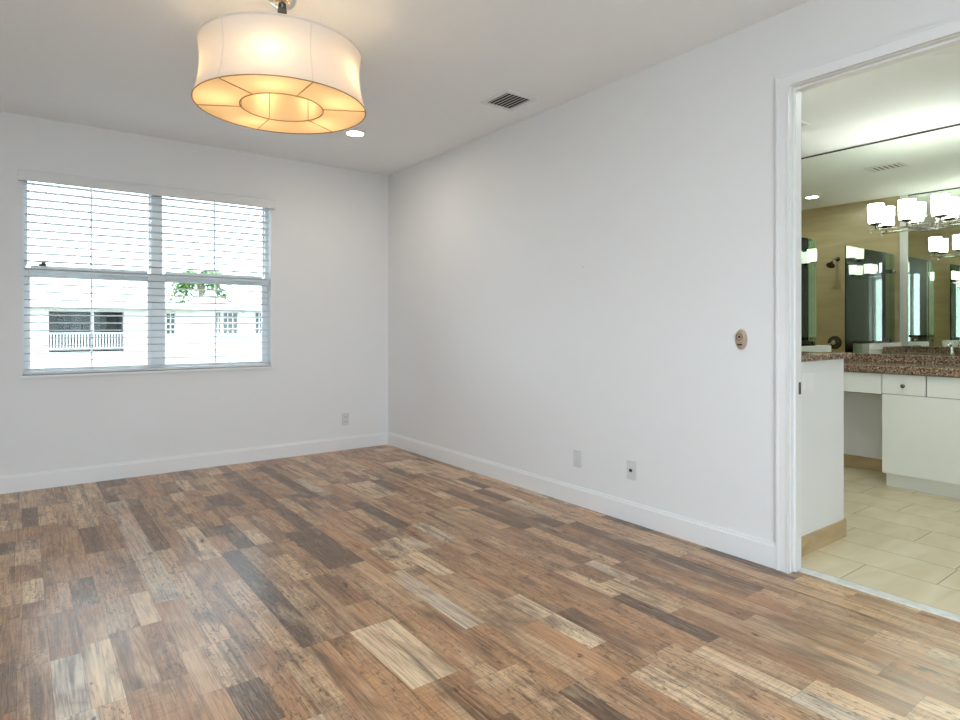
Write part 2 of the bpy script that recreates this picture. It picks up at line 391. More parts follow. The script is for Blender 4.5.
# wood floor: boards 0.19 m wide, printed as full or half strips of changing length
def build_floor():
    bm = B(); tone = bm.loops.layers.float_color.new('tone')
    def quad(x0, x1, y0, y1, col):
        g = 0.0003
        vs = [bm.verts.new(p) for p in ((x0+g, y0+g, 0), (x1-g, y0+g, 0), (x1-g, y1-g, 0), (x0+g, y1-g, 0))]
        f = bm.faces.new(vs); f.material_index = 0
        for l in f.loops: l[tone] = col
    rnd = random.Random(21)
    def tone_of(kind):
        t = rnd.random()
        return (t, rnd.random(), rnd.random()**1.2, 1)
    pitch = 0.19; x = -1.975-pitch*14
    x_end = 0.048
    while x < x_end-0.01:
        xa = max(x, XL); xb = min(x+pitch, x_end)
        if xb-xa > 0.01:
            bands = [(xa, xb)]
            target = abs(x+1.975) < 0.01
            spans = []
            y = YR-rnd.random()*0.5
            while y < 0:
                ln = rnd.choice((0.36, 0.48, 0.6, 0.85, 1.2)); spans.append((y, y+ln)); y += ln
            if target:
                spans = [(a, b) for a, b in spans if b < -3.9]
                last = spans[-1][1]
                spans += [(last, -3.842), (-3.842, -3.362)]
                y = -3.362
                while y < 0: spans.append((y, y+0.6)); y += 0.6
            for a, b in spans:
                a2, b2 = max(a, YR), min(b, 0.0)
                if b2-a2 < 0.01: continue
                if target and abs(a+3.842) < 1e-6:
                    quad(xa, xb, a2, b2, (0.93, 0.3, 0.05, 1)); continue
                if rnd.random() < 0.13 or xb-xa < 0.12:
                    quad(xa, xb, a2, b2, (0.2+0.7*rnd.random(), rnd.random(), rnd.random(), 1))
                else:
                    xm = min(x+pitch*rnd.choice((0.5, 0.5, 0.42, 0.58)), xb-0.02)
                    for p, q in ((xa, xm), (xm, xb)):
                        if rnd.random() < 0.55 and b2-a2 > 0.45:
                            ym = a2+(b2-a2)*rnd.uniform(0.35, 0.65)
                            quad(p, q, a2, ym, tone_of(1)); quad(p, q, ym, b2, tone_of(1))
                        else: quad(p, q, a2, b2, tone_of(1))
        x += pitch
    n0 = len(bm.faces)
    box(bm, XL, x_end, YR, 0, -0.03, -0.0015)
    bm.faces.ensure_lookup_table()
    for f in bm.faces[n0:]: f.material_index = 1
    return bm
o = struct('floor', build_floor(), [M['planks'], M['gap']])

def base_prof(bm, axis, a, b, face, sgn, h=0.125, t=0.015):
    """baseboard with a small eased top; face = wall plane, sgn = direction into the room"""
    poly = [(face, 0.0), (face+sgn*t, 0.0), (face+sgn*t, h-0.018), (face+sgn*(t-0.004), h-0.012), (face+sgn*(t-0.006), h), (face, h)]
    prism(bm, poly, axis, a, b)
bm = B(); base_prof(bm, 'y', DY1+0.065, 0.0, 0.0, -1); base_prof(bm, 'y', YR, DY0-0.065, 0.0, -1); struct('baseboard_right', bm, M['trim'])
bm = B(); base_prof(bm, 'x', XL, -0.015, 0.0, -1); struct('baseboard_back', bm, M['trim'])
bm = B(); base_prof(bm, 'y', YR+0.015, -0.015, XL, 1); struct('baseboard_left', bm, M['trim'])
bm = B(); base_prof(bm, 'x', XL, -4.45, YR, 1); base_prof(bm, 'x', -1.75, -0.015, YR, 1); struct('baseboard_rear', bm, M['trim'])

# ------------------------------------------------------------------ doorway: jamb, stop and casing
def casing_x(bm, x_face, sgn, rev=0.003):
    """flat casing with a raised inner bead around the opening, on the wall plane x_face"""
    def f(y0, y1, z0, z1, t): box(bm, x_face, x_face+sgn*t, y0, y1, z0, z1)
    t1, t2 = 0.017, 0.024
    iy0, iy1, iz = DY0-rev, DY1+rev, DZ+rev; b = 0.007; w_ = 0.062
    f(iy1, iy1+b, 0.0, iz, t2); f(iy0-b, iy0, 0.0, iz, t2); f(iy0-b, iy1+b, iz, iz+b, t2)
    f(iy1+b, iy1+w_, 0.0, iz+b, t1); f(iy0-w_, iy0-b, 0.0, iz+b, t1); f(iy0-w_, iy1+w_, iz+b, iz+w_, t1)
    f(iy1+w_-0.012, iy1+w_, 0.0, iz+w_-0.012, t1+0.004); f(iy0-w_, iy0-w_+0.012, 0.0, iz+w_-0.012, t1+0.004); f(iy0-w_, iy1+w_, iz+w_-0.012, iz+w_, t1+0.004)
bm = B(); casing_x(bm, 0.0, -1); casing_x(bm, T, 1, 0.018); struct('trim_1', bm, M['trim'])
bm = B()
box(bm, -0.003, T+0.002, DY1, DY1+0.0195, 0, DZ+0.0195); box(bm, -0.003, T+0.002, DY0-0.0195, DY0, 0, DZ+0.0195); box(bm, -0.003, T+0.002, DY0, DY1, DZ, DZ+0.0195)
box(bm, 0.026, 0.050, DY1-0.010, DY1, 0, DZ-0.010); box(bm, 0.026, 0.050, DY0, DY0+0.010, 0, DZ-0.010); box(bm, 0.026, 0.050, DY0, DY1, DZ-0.010, DZ)
door = struct('door_1', bm, M['trim'])
bm = B(); box(bm, 0.074, 0.097, DY1-0.0015, DY1, 0.865, 0.925); struct('strike_plate', bm, M['bronze'], door)
bm = B(); box(bm, 0.048, 0.114, DY0, DY1, -0.02, 0.004, 0.003); struct('trim_2', bm, M['marble'])

# ------------------------------------------------------------------ window with two single-hung units
def build_window():
    fy0, fy1 = 0.10, 0.17
    bm = B()
    x0, x1, z0, z1 = WX0, WX1, WZ0, WZ1
    fw = 0.024
    box(bm, x0, x0+fw, fy0, fy1, z0, z1); box(bm, x1-fw, x1, fy0, fy1, z0, z1)
    box(bm, x0+fw, x1-fw, fy0, fy1, z1-fw, z1); box(bm, x0+fw, x1-fw, fy0, fy1, z0, z0+fw)
    ma, mb = -2.150, -2.066
    box(bm, ma, mb, fy0-0.01, fy1, z0+fw, z1-fw)
    win = struct('window_1', bm, M['vinyl'])
    zm0, zm1 = 1.586, 1.665
    gl = B(); sa = B(); mu = B()
    for a, b in ((x0+fw, ma), (mb, x1-fw)):
        # upper sash (outer) and lower sash (inner)
        s = 0.008
        box(sa, a, a+s, 0.14, 0.165, zm1, z1-fw); box(sa, b-s, b, 0.14, 0.165, zm1, z1-fw); box(sa, a+s, b-s, 0.14, 0.165, z1-fw-s, z1-fw)
        box(sa, a, b, 0.135, 0.165, zm0, zm1-0.02)
        t = 0.024
        box(sa, a, a+t, 0.105, 0.135, z0+fw, zm0+0.035); box(sa, b-t, b, 0.105, 0.135, z0+fw, zm0+0.035)
        box(sa, a+t, b-t, 0.105, 0.135, zm0+0.028, zm1); box(sa, a+t, b-t, 0.105, 0.135, z0+fw, z0+fw+0.022)
        xm = (a+b)/2
        box(mu, xm-0.007, xm+0.007, 0.148, 0.156, zm1, z1-fw-s); box(mu, xm-0.007, xm+0.007, 0.116, 0.124, z0+fw+0.022, zm0+0.028)
        box(gl, a+s, b-s, 0.1505, 0.1535, zm1, z1-fw-s); box(gl, a+t, b-t, 0.1185, 0.1215, z0+fw+0.022, zm0+0.028)
    # sash latch
    la = B(); box(la, -2.905, -2.855, 0.09, 0.108, zm1-0.004, zm1+0.012, 0.003); box(la, -2.89, -2.862, 0.08, 0.092, zm1+0.004, zm1+0.03, 0.003)
    struct('window_sash', sa, M['vinyl'], win); struct('window_muntin', mu, M['vinyl'], win); struct('window_glass', gl, M['glass'], win)
    struct('sash_latch', la, M['black'], win)
    bm = B(); box(bm, x0-0.006, x1+0.006, -0.022, 0.10, WZ0-0.012, WZ0+0.008, 0.003); struct('window_sill', bm, M['trim'], win)
build_window()

# ------------------------------------------------------------------ horizontal blind
bl = thing('window_blind', 'white horizontal slatted blind lowered over the double window with open slats', 'blind', (-2.1, 0.0, WZ0+0.01))
bm = B()
box(bm, -3.03, -1.168, -0.045, -0.033, 2.266, 2.345, 0.002); box(bm, -3.03, -1.168, -0.048, -0.033, 2.332, 2.345, 0.002); box(bm, -3.03, -1.168, -0.047, -0.033, 2.266, 2.274, 0.002)
box(bm, -3.03, -3.018, -0.033, -0.001, 2.266, 2.345); box(bm, -1.18, -1.168, -0.033, -0.001, 2.266, 2.345)
obj('valance', bm, M['valance'], bl)
bm = B(); box(bm, -2.99, -1.205, 0.012, 0.07, 2.285, 2.33); obj('head_rail', bm, M['slat'], bl)
bm = B()
pitch = 0.0573
zs = [2.262-pitch*k for k in range(25)]
ca, sa_ = math.cos(math.radians(-6.0)), math.sin(math.radians(-6.0))
for z in zs:
    yc = 0.041; hw = 0.030
    poly = []
    n = 5
    for i in range(n):
        t = -1+2*i/(n-1); poly.append((yc+hw*t*ca, z+hw*t*sa_+0.0022*(1-t*t)+0.0016))
    for i in range(n-1, -1, -1):
        t = -1+2*i/(n-1); poly.append((yc+hw*t*ca, z+hw*t*sa_+0.0022*(1-t*t)-0.0016))
    prism(bm, poly, 'x', -2.992, -1.203)
obj('slats', bm, M['slat'], bl)
bm = B(); box(bm, -2.992, -1.203, 0.012, 0.07, 0.848, 0.866, 0.003); obj('bottom_rail', bm, M['slat'], bl)
bm = B()
for x in (-2.86, -2.36, -1.86, -1.34):
    for y in (0.0095, 0.0725): cone(bm, (x, y, 0.866), (x, y, 2.29), 0.0009, 0.0009, 5)
obj('ladder_cords', bm, M['slat'], bl)
bm = B(); tube(bm, [(-2.965, -0.004, 2.262), (-2.966, -0.006, 1.9), (-2.965, -0.006, 1.5)], 0.003, 8); obj('tilt_wand', bm, M['slat'], bl)

# ------------------------------------------------------------------ pendant lamp
LX, LY = -2.019, -2.714
ZB, ZT = 2.235, 2.501
RB, RT_, RH = 0.388, 0.368, 0.188
lamp = thing('pendant_lamp', 'round white fabric drum ceiling lamp with glowing ring diffuser hanging from chrome stem', 'lamp', (LX, LY, ZB))
def waist(t): return RB+(RT_-RB)*t - 0.018*4*t*(1-t)
N6 = 72
bm = B(); lathe(bm, [(waist(i/12), ZB+(ZT-ZB)*i/12) for i in range(13)], (LX, LY, 0), n=N6); sh = obj('lamp_shade', bm, M['shade'], lamp, True)
bm = B(); lathe(bm, [(RH+(RB-0.002-RH)*i/6, ZB+0.002) for i in range(7)], (LX, LY, 0), n=N6); obj('bottom_diffuser', bm, M['diffuser'], lamp, True)
bm = B(); lathe(bm, [(RH, ZB+(ZT-0.02-ZB)*i/6) for i in range(7)], (LX, LY, 0), n=N6); obj('inner_sleeve', bm, M['diffuser'], lamp, True)
def ring(bm, r, z, rad, n=N6, m=8): return tube(bm, [(LX+r*math.cos(2*PI*i/n), LY+r*math.sin(2*PI*i/n), z) for i in range(n)], rad, m, closed=True)
bm = B(); ring(bm, RB, ZB, 0.0026); obj('lower_rim', bm, M['piping'], lamp, True)
bm = B(); ring(bm, RH, ZB, 0.0024); obj('inner_rim', bm, M['piping'], lamp, True)
bm = B(); ring(bm, RT_, ZT-0.002, 0.0045); obj('upper_rim', bm, M['piping_white'], lamp, True)
for a in (-150, -90, -30, 30, 90, 150):
    bm = B(); c, s = math.cos(math.radians(a)), math.sin(math.radians(a))
    tube(bm, [(LX+c*r, LY+s*r, ZB) for r in (RH, (RH+RB)/2, RB-0.001)], 0.0022, 6)
    tube(bm, [(LX+c*(RH-0.001), LY+s*(RH-0.001), z) for z in (ZB, (ZB+ZT)/2, ZT-0.02)], 0.0018, 6)
    obj('diffuser_seam', bm, M['piping'], lamp, True)
for a in (-150, -90, -30, 30, 90, 150):
    bm = B(); c, s = math.cos(math.radians(a)), math.sin(math.radians(a))
    tube(bm, [(LX+c*(waist(t)+0.0005), LY+s*(waist(t)+0.0005), ZB+(ZT-ZB)*t) for t in [i/10 for i in range(11)]], 0.0018, 6)
    obj('shade_seam', bm, M['piping_white'], lamp, True)
bm = B(); lathe(bm, [(0.0, H-0.034), (0.030, H-0.034), (0.05, H-0.028), (0.063, H-0.012), (0.066, H), (0, H)], (LX, LY, 0), n=40); obj('canopy', bm, M['chrome'], lamp, True)
bm = B(); cone(bm, (LX, LY, H-0.036), (LX, LY, ZT-0.05), 0.011, 0.011, 16); lathe(bm, [(0, H-0.075), (0.02, H-0.075), (0.022, H-0.06), (0.018, H-0.033), (0, H-0.033)], (LX, LY, 0), n=24)
obj('stem', bm, M['bronze'], lamp, True)
bm = B()
for k in range(5):
    a = math.radians(-118+72*k); c, s = math.cos(a), math.sin(a)
    tube(bm, [(LX, LY, ZT-0.055), (LX+c*0.15, LY+s*0.15, ZT-0.05), (LX+c*0.272, LY+s*0.272, ZT-0.05), (LX+c*0.28, LY+s*0.28, ZT-0.075)], 0.006, 8)
    cone(bm, (LX+c*0.28, LY+s*0.28, ZT-0.07), (LX+c*0.28, LY+s*0.28, ZT-0.112), 0.016, 0.016, 12)
lathe(bm, [(0, ZT-0.04), (0.03, ZT-0.045), (0.03, ZT-0.07), (0, ZT-0.075)], (LX, LY, 0), n=24)
for a in (0, 120, 240):
    c, s = math.cos(math.radians(a)), math.sin(math.radians(a)); tube(bm, [(LX, LY, ZT-0.045), (LX+c*(RT_-0.005), LY+s*(RT_-0.005), ZT-0.01)], 0.003, 6)
obj('socket_arms', bm, M['chrome'], lamp, True)
for k in range(5):
    a = math.radians(-118+72*k); c, s = math.cos(a), math.sin(a)
    bm = B(); lathe(bm, [(0, -0.035), (0.012, -0.033), (0.022, -0.022), (0.026, -0.005), (0.022, 0.012), (0.014, 0.028), (0.012, 0.036), (0, 0.036)], (LX+c*0.28, LY+s*0.28, ZT-0.147), n=16)
    obj('bulb', bm, M['bulb'], lamp, True)

# ------------------------------------------------------------------ ceiling fittings
M['bathfill'] = mat('added_bathroom_fill_lens', (0.9, 0.9, 0.9, 1), 0.3, emit=(0.92, 1.0, 0.93, 1), estr=300.0)
def downlight(name, x, y, label, r=0.062, lens='led'):
    t = thing(name, label, 'ceiling light', (x, y, H))
    bm = B(); lathe(bm, [(r, H-0.001), (r+0.004, H-0.007), (r+0.02, H-0.006), (r+0.026, H)], (x, y, 0), n=40); obj('trim_ring', bm, M['trim'], t, True)
    bm = B(); lathe(bm, [(0, H-0.003), (r+0.002, H-0.003), (r+0.002, H), (0, H)], (x, y, 0), n=40); obj('lens', bm, M[lens], t, True)
downlight('recessed_downlight', -0.872, -1.071, 'lit round recessed light in bedroom ceiling behind the drum lamp')
downlight('recessed_downlight', 0.86, -2.10, 'lit round recessed light in shower ceiling seen in the vanity mirror', 0.062, 'showerled')
downlight('recessed_downlight', 1.1, -4.56, 'added round recessed fill light in bathroom ceiling near the doorway', 0.062, 'bathfill')  # extra lamp added to brighten the bathroom cabinets and floor
def vent(name, cx, cy, sx, sy, label, along='y', nl=7):
    t = thing(name, label, 'vent', (cx, cy, H))
    bm = B(); b = 0.032; z0, z1 = H-0.008, H
    box(bm, cx-sx/2-b, cx-sx/2, cy-sy/2-b, cy+sy/2+b, z0, z1, 0.002); box(bm, cx+sx/2, cx+sx/2+b, cy-sy/2-b, cy+sy/2+b, z0, z1, 0.002)
    box(bm, cx-sx/2, cx+sx/2, cy-sy/2-b, cy-sy/2, z0, z1, 0.002); box(bm, cx-sx/2, cx+sx/2, cy+sy/2, cy+sy/2+b, z0, z1, 0.002)
    obj('vent_frame', bm, M['trim'], t)
    bm = B(); box(bm, cx-sx/2, cx+sx/2, cy-sy/2, cy+sy/2, H-0.0012, H-0.0004); obj('duct_opening', bm, M['ventdark' if along == 'y' else 'grayduct'], t)
    bm = B()
    for i in range(nl):
        if along == 'y':
            x = cx-sx/2+sx*(i+0.5)/nl; d = sx/nl*0.26
            prism(bm, [(x-d, H-0.0075), (x-d+0.004, H-0.0085), (x+d, H-0.0035), (x+d-0.003, H-0.002)], 'y', cy-sy/2, cy+sy/2)
        else:
            y = cy-sy/2+sy*(i+0.5)/nl; d = sy/nl*0.34
            prism(bm, [(y-d, H-0.0075), (y-d+0.004, H-0.0085), (y+d, H-0.0035), (y+d-0.003, H-0.002)], 'x', cx-sx/2, cx+sx/2)
    obj('louvers', bm, M['plate' if along == 'y' else 'trim'], t)
vent('ceiling_vent', -0.335, -2.352, 0.215, 0.225, 'square louvered air vent in bedroom ceiling near the right wall')
vent('ceiling_vent', 1.705, -3.19, 0.16, 0.26, 'white air vent in bathroom ceiling seen in the vanity mirror', 'x', 6)

# ------------------------------------------------------------------ wall plates and door chime
def plate_right(name, y, z, label, cat, w=0.072, h=0.117, black=False, blank=False):
    t = thing(name, label, cat, (0, y, z))
    bm = B(); box(bm, -0.006, 0, y-w/2, y+w/2, z-h/2, z+h/2, 0.002); obj('cover_plate', bm, M['plate'], t)
    if blank:
        bm = B(); box(bm, -0.0085, -0.005, y-0.018, y+0.018, z-0.035, z+0.035, 0.0015); obj('insert', bm, M['plate'], t)
        for dz in (-0.042, 0.042):
            bm = B(); cone(bm, (-0.0075, y, z+dz), (-0.005, y, z+dz), 0.0035, 0.0035, 10); obj('screw', bm, M['plate'], t)
    if black:
        bm = B(); box(bm, -0.008, -0.005, y-0.018, y+0.018, z-0.035, z+0.035, 0.0015); obj('insert', bm, M['plate'], t)
        bm = B(); box(bm, -0.012, -0.006, y-0.009, y+0.012, z-0.010, z+0.008, 0.002); obj('jack', bm, M['dark'], t)
        for dz in (-0.042, 0.042):
            bm = B(); cone(bm, (-0.0075, y, z+dz), (-0.005, y, z+dz), 0.0035, 0.0035, 10); obj('screw', bm, M['plate'], t)
plate_right('wall_outlet', -2.676, 0.311, 'plain white wall plate low on right wall, farther from the doorway', 'outlet', blank=True)
plate_right('jack_plate', -3.134, 0.319, 'white wall plate with small black jack low on right wall nearer doorway', 'outlet', black=True)
t = thing('wall_outlet', 'white duplex outlet low on the back wall near the corner', 'outlet', (-0.468, 0, 0.298))
bm = B(); box(bm, -0.504, -0.432, -0.006, 0, 0.24, 0.357, 0.002); obj('cover_plate', bm, M['plate'], t)
bm = B()
for z in (0.276, 0.32): box(bm, -0.484, -0.452, -0.008, -0.005, z-0.014, z+0.014, 0.003)
obj('receptacle', bm, M['plate'], t)
for z in (0.276, 0.32):
    bm = B()
    for dx in (-0.007, 0.006): box(bm, -0.468+dx, -0.466+dx, -0.0085, -0.0075, z-0.004, z+0.006)
    cone(bm, (-0.468, -0.0085, z-0.009), (-0.468, -0.0075, z-0.009), 0.0025, 0.0025, 8)
    obj('socket_slots', bm, M['dark'], t)

# oval sensor on the right wall
YS, ZS = -3.855, 1.135
t = thing('wall_sensor', 'oval beige sensor with round dark eye on the right wall beside doorway', 'sensor', (0, YS, ZS))
def oval(bm, x0, x1, cy_, cz, ry0, rz0, ry1, rz1, n=40):
    a = [bm.verts.new((x0, cy_+ry0*math.cos(2*PI*i/n), cz+rz0*math.sin(2*PI*i/n))) for i in range(n)]
    b = [bm.verts.new((x1, cy_+ry1*math.cos(2*PI*i/n), cz+rz1*math.sin(2*PI*i/n))) for i in range(n)]
    for i in range(n): bm.faces.new((a[i], a[(i+1) % n], b[(i+1) % n], b[i]))
    bm.faces.new(a[::-1]); bm.faces.new(b)
bm = B(); oval(bm, 0, -0.004, YS, ZS, 0.034, 0.056, 0.034, 0.056); obj('back_plate', bm, M['plate'], t, True)
bm = B(); oval(bm, -0.004, -0.014, YS, ZS, 0.031, 0.052, 0.029, 0.049); oval(bm, -0.014, -0.020, YS, ZS, 0.029, 0.049, 0.022, 0.040); obj('body', bm, M['beige'], t, True)
bm = B(); lathe(bm, [(0.0185, -0.018), (0.019, -0.023), (0.015, -0.024), (0.014, -0.019)], (0, YS+0.003, ZS+0.013), (1, 0, 0), 28, closed=True); obj('eye_ring', bm, M['beigedark'], t, True)
bm = B(); cone(bm, (-0.018, YS+0.003, ZS+0.013), (-0.022, YS+0.003, ZS+0.013), 0.0065, 0.0065, 16); obj('eye', bm, M['dark'], t)
bm = B(); box(bm, -0.0225, -0.017, YS-0.013, YS+0.013, ZS-0.031, ZS-0.023); obj('slot', bm, M['dark'], t)
bm = B(); cone(bm, (0, -2.727, 1.602), (-0.006, -2.727, 1.602), 0.006, 0.004, 12); tag(obj('wall_anchor', bm, M['plate'], None, False, (0, -2.727, 1.602)), 'tiny leftover grey anchor in the middle of the right wall', 'anchor')

# ------------------------------------------------------------------ bathroom shell
bm = B(); box(bm, XV, XV+0.12, BY0-0.1, BY1+0.1, -0.05, H); struct('wall_vanity', bm, M['wall'])
bm = B(); box(bm, T, XV, BY1, BY1+0.1, -0.05, H); struct('wall_shower_end', bm, M['showertile'])
bm = B(); box(bm, T, XV, BY0-0.1, BY0, -0.05, H); struct('wall_bathroom_near', bm, M['wall'])
bm = B(); box(bm, T, T+0.012, -2.76, BY1, 0, H); struct('wall_shower_left', bm, M['showertile'])
bm = B(); box(bm, XV-0.012, XV, -2.66, BY1, 0, H); struct('wall_shower_right', bm, M['showertile'])
def build_tiles():
    bm = B(); tone = bm.loops.layers.float_color.new('tone'); rnd = random.Random(3)
    x = 0.122-0.287; offs = {0: -4.283, 1: -4.583, 2: -4.0, 3: -4.302, 4: -3.873, 5: -4.023, 6: -3.687}
    for r in range(-1, 10):
        xa, xb = max(0.122+0.287*r, 0.120), min(0.122+0.287*(r+1), XV)
        if xb-xa < 0.02: continue
        y = offs.get(r, -4.1+0.19*r) - 0.574*5
        while y < BY1:
            a, b = max(y, BY0), min(y+0.574, BY1)
            if b-a > 0.01:
                g = 0.0017
                f = bm.faces.new([bm.verts.new(p) for p in ((xa+g, a+g, 0), (xb-g, a+g, 0), (xb-g, b-g, 0), (xa+g, b-g, 0))])
                c = (rnd.random(), rnd.random(), rnd.random(), 1)
                for l in f.loops: l[tone] = c
            y += 0.574
    n0 = len(bm.faces); box(bm, T, XV, BY0, BY1, -0.03, -0.0012); bm.faces.ensure_lookup_table()
    for f in bm.faces[n0:]: f.material_index = 1
    return bm
struct('floor_bathroom', build_tiles(), [M['floortile'], M['grout']])

# half wall beside the door, its tile base and stone cap
PY0, PY1, PX = -4.03, -3.92, 0.765
bm = B(); box(bm, T, PX, PY0, PY1, 0, 1.018); struct('wall_half', bm, M['wall'])
bm = B(); box(bm, T+0.03, PX+0.012, PY0-0.010, PY0, 0, 0.10); box(bm, PX, PX+0.012, PY0, PY1, 0, 0.10); struct('baseboard_half', bm, M['basetile'])
bm = B(); box(bm, T+0.001, 0.825, PY0-0.02, PY1+0.02, 1.018, 1.052, 0.004); tag(obj('granite_ledge', bm, M['granite'], None, False, (0.46, -3.975, 1.018)), 'speckled brown granite cap on top of the white half wall', 'wall cap')
bm = B(); box(bm, XV-0.010, XV, -3.70, -2.79, 0, 0.10); struct('baseboard_vanity', bm, M['basetile'])
# shower knee walls with white caps
bm = B(); box(bm, T+0.012, 0.985, -2.76, -2.66, 0, 0.945); box(bm, T+0.012, 1.0, -2.775, -2.645, 0.945, 1.014, 0.003); struct('wall_knee_left', bm, M['wall'])
bm = B(); box(bm, 1.925, XV-0.012, -2.76, -2.66, 0, 0.945); box(bm, 1.91, XV-0.012, -2.775, -2.645, 0.945, 1.014, 0.003); struct('wall_knee_right', bm, M['wall'])
# white end strip between tile and mirror
bm = B(); box(bm, T, T+0.02, -2.838, -2.7605, 0.98, H); struct('trim_3', bm, M['trim'])

# switch plate on the half wall
t = thing('light_switch', 'white double light switch plate on the half wall below its granite cap', 'light switch', (0.328, PY0, 0.9))
bm = B(); box(bm, 0.262, 0.397, PY0-0.006, PY0, 0.842, 0.958, 0.002); obj('cover_plate', bm, M['trim'], t)
for cx in (0.305, 0.352):
    bm = B(); prism(bm, [(PY0-0.005, 0.867), (PY0-0.011, 0.868), (PY0-0.007, 0.9), (PY0-0.008, 0.933), (PY0-0.005, 0.933)], 'x', cx-0.016, cx+0.016); obj('rocker', bm, M['trim'], t)

# ------------------------------------------------------------------ vanity cabinets
def knob(bm, x, y, z, sx):
    lathe(bm, [(0.0, 0.0), (0.006, 0.0), (0.005, 0.010), (0.007, 0.013), (0.014, 0.017), (0.015, 0.022), (0.010, 0.027), (0, 0.028)], (x, y, z), (sx, 0, 0), 20)
v = thing('vanity_cabinet', 'white flat-front vanity cabinet with knee space under brown granite counter', 'cabinet', (2.43, -4.4, 0))
VY0, VY1 = -5.2, -3.715
bm = B(); box(bm, 2.182, XV-0.001, VY0, VY1, 0.105, 0.854); obj('carcass', bm, M['cabinet'], v)
bm = B(); box(bm, 2.235, 2.25, VY0, VY1-0.003, 0.0, 0.105); box(bm, 2.25, XV-0.001, VY1-0.018, VY1-0.003, 0, 0.105); obj('toe_kick', bm, M['cabinet'], v)
bm = B(); box(bm, 2.178, 2.1825, VY0, -2.80, 0.69, 0.853); box(bm, 2.178, 2.1825, VY0, VY1, 0.11, 0.69); obj('shadow_gap', bm, M['dark'], v)
def front(name, y0, y1, z0, z1, kn=None):
    bm = B(); box(bm, 2.160, 2.178, y0+0.002, y1-0.002, z0, z1, 0.0015); p = obj(name, bm, M['cabinet'], v)
    if kn:
        bm = B(); knob(bm, 2.160, kn[0], kn[1], -1); obj('knob', bm, M['bronze'], p, True)
front('drawer', -3.995, VY1, 0.702, 0.849, (-3.858, 0.768))
front('drawer', -4.62, -3.999, 0.702, 0.849)
front('drawer', VY0, -4.624, 0.702, 0.849, (-4.9, 0.768))
front('door', -4.30, VY1, 0.112, 0.698)
front('door', -4.62, -4.304, 0.112, 0.698, (-4.34, 0.62)); front('door', VY0, -4.624, 0.112, 0.698, (-4.66, 0.62))
bm = B(); box(bm, 2.160, 2.178, -3.711, -2.80, 0.695, 0.849, 0.0015); box(bm, 2.183, 2.55, -3.711, -2.80, 0.70, 0.853); obj('apron_drawer', bm, M['cabinet'], v)
bm = B(); box(bm, 2.130, XV-0.001, VY0-0.01, -2.778, 0.8545, 0.910, 0.006); tag(obj('granite_countertop', bm, M['granite'], None, False, (2.42, -4.0, 0.855)), 'speckled brown granite countertop on the vanity below the big mirror', 'countertop')
bm = B(); box(bm, XV-0.022, XV-0.001, VY0-0.01, -2.778, 0.9105, 0.974, 0.002); tag(obj('granite_backsplash', bm, M['granite'], None, False, (2.70, -4.0, 0.911)), 'brown granite backsplash strip standing along the foot of the big mirror', 'backsplash')

def wall_mirror(label, x, sx, y0, y1, z0, z1):
    """frameless sheet mirror on the plane x, facing sx"""
    t = thing('wall_mirror', label, 'mirror', (x, (y0+y1)/2, z0))
    bm = B(); box(bm, x+sx*0.0055, x+sx*0.006, y0, y1, z0, z1-0.012); obj('mirror_glass', bm, M['mirror'], t)
    bm = B(); box(bm, x+sx*0.0005, x+sx*0.0052, y0, y1, z0, z1); box(bm, x+sx*0.0052, x+sx*0.008, y0, y1, z1-0.012, z1); obj('mirror_edge', bm, M['edge'], t)
wall_mirror('big frameless wall mirror above the vanity countertop reaching the ceiling', XV, -1, VY0, -2.778, 0.976, 2.744)
wall_mirror('second frameless mirror on the opposite wall seen within the vanity mirror', T, 1, -3.915, -2.842, 0.976, 2.744)

# vanity light bars: four shades on a chrome rail
def vanity_light():
    x = XV-0.007; yc = -3.842; zb = 1.990; xr = 2.60
    t = thing('vanity_light', 'chrome bar light with white glass shades mounted on the vanity mirror', 'light fixture', (x, yc, zb))
    bm = B(); box(bm, x-0.022, x, yc-0.062, yc+0.062, 1.955, 2.075, 0.004); obj('backplate', bm, M['chrome'], t)
    bm = B()
    for dy in (-0.035, 0.035): cone(bm, (x-0.02, yc+dy, zb), (xr, yc+dy, zb), 0.007, 0.007, 12)
    box(bm, xr-0.01, xr+0.01, yc-0.37, yc+0.37, zb-0.008, zb+0.008, 0.002); box(bm, xr-0.014, xr+0.014, yc-0.08, yc+0.08, zb-0.013, zb+0.013, 0.002)
    for s in (-1, 1): box(bm, xr-0.011, xr+0.011, yc+s*0.37-0.004, yc+s*0.37+0.004, zb-0.022, zb+0.016, 0.001)
    obj('rail', bm, M['chrome'], t)
    for k in range(4):
        y = yc+0.33-0.22*k
        bm = B(); cone(bm, (xr, y, zb+0.005), (xr, y, zb+0.042), 0.007, 0.007, 12); lathe(bm, [(0, zb+0.038), (0.02, zb+0.038), (0.042, zb+0.048), (0.047, zb+0.058), (0, zb+0.058)], (xr, y, 0), n=28)
        h = obj('shade_holder', bm, M['bronze'], t, True)
        bm = B(); lathe(bm, [(0.0, zb+0.0585), (0.050, zb+0.0585), (0.054, zb+0.066), (0.057, zb+0.14), (0.058, zb+0.212), (0.054, zb+0.212), (0.053, zb+0.14), (0.050, zb+0.075), (0.0, zb+0.07)], (xr, y, 0), n=32)
        obj('glass_shade', bm, M['vanshade'], t, True)
    return t
vl = vanity_light()
vl2 = copy_tree(vl); vl2.location = (T+0.007, -3.47, 1.990); vl2.rotation_euler = (0, 0, PI)
vl2['label'] = 'chrome bar light with white glass shades seen in mirror on opposite mirror'

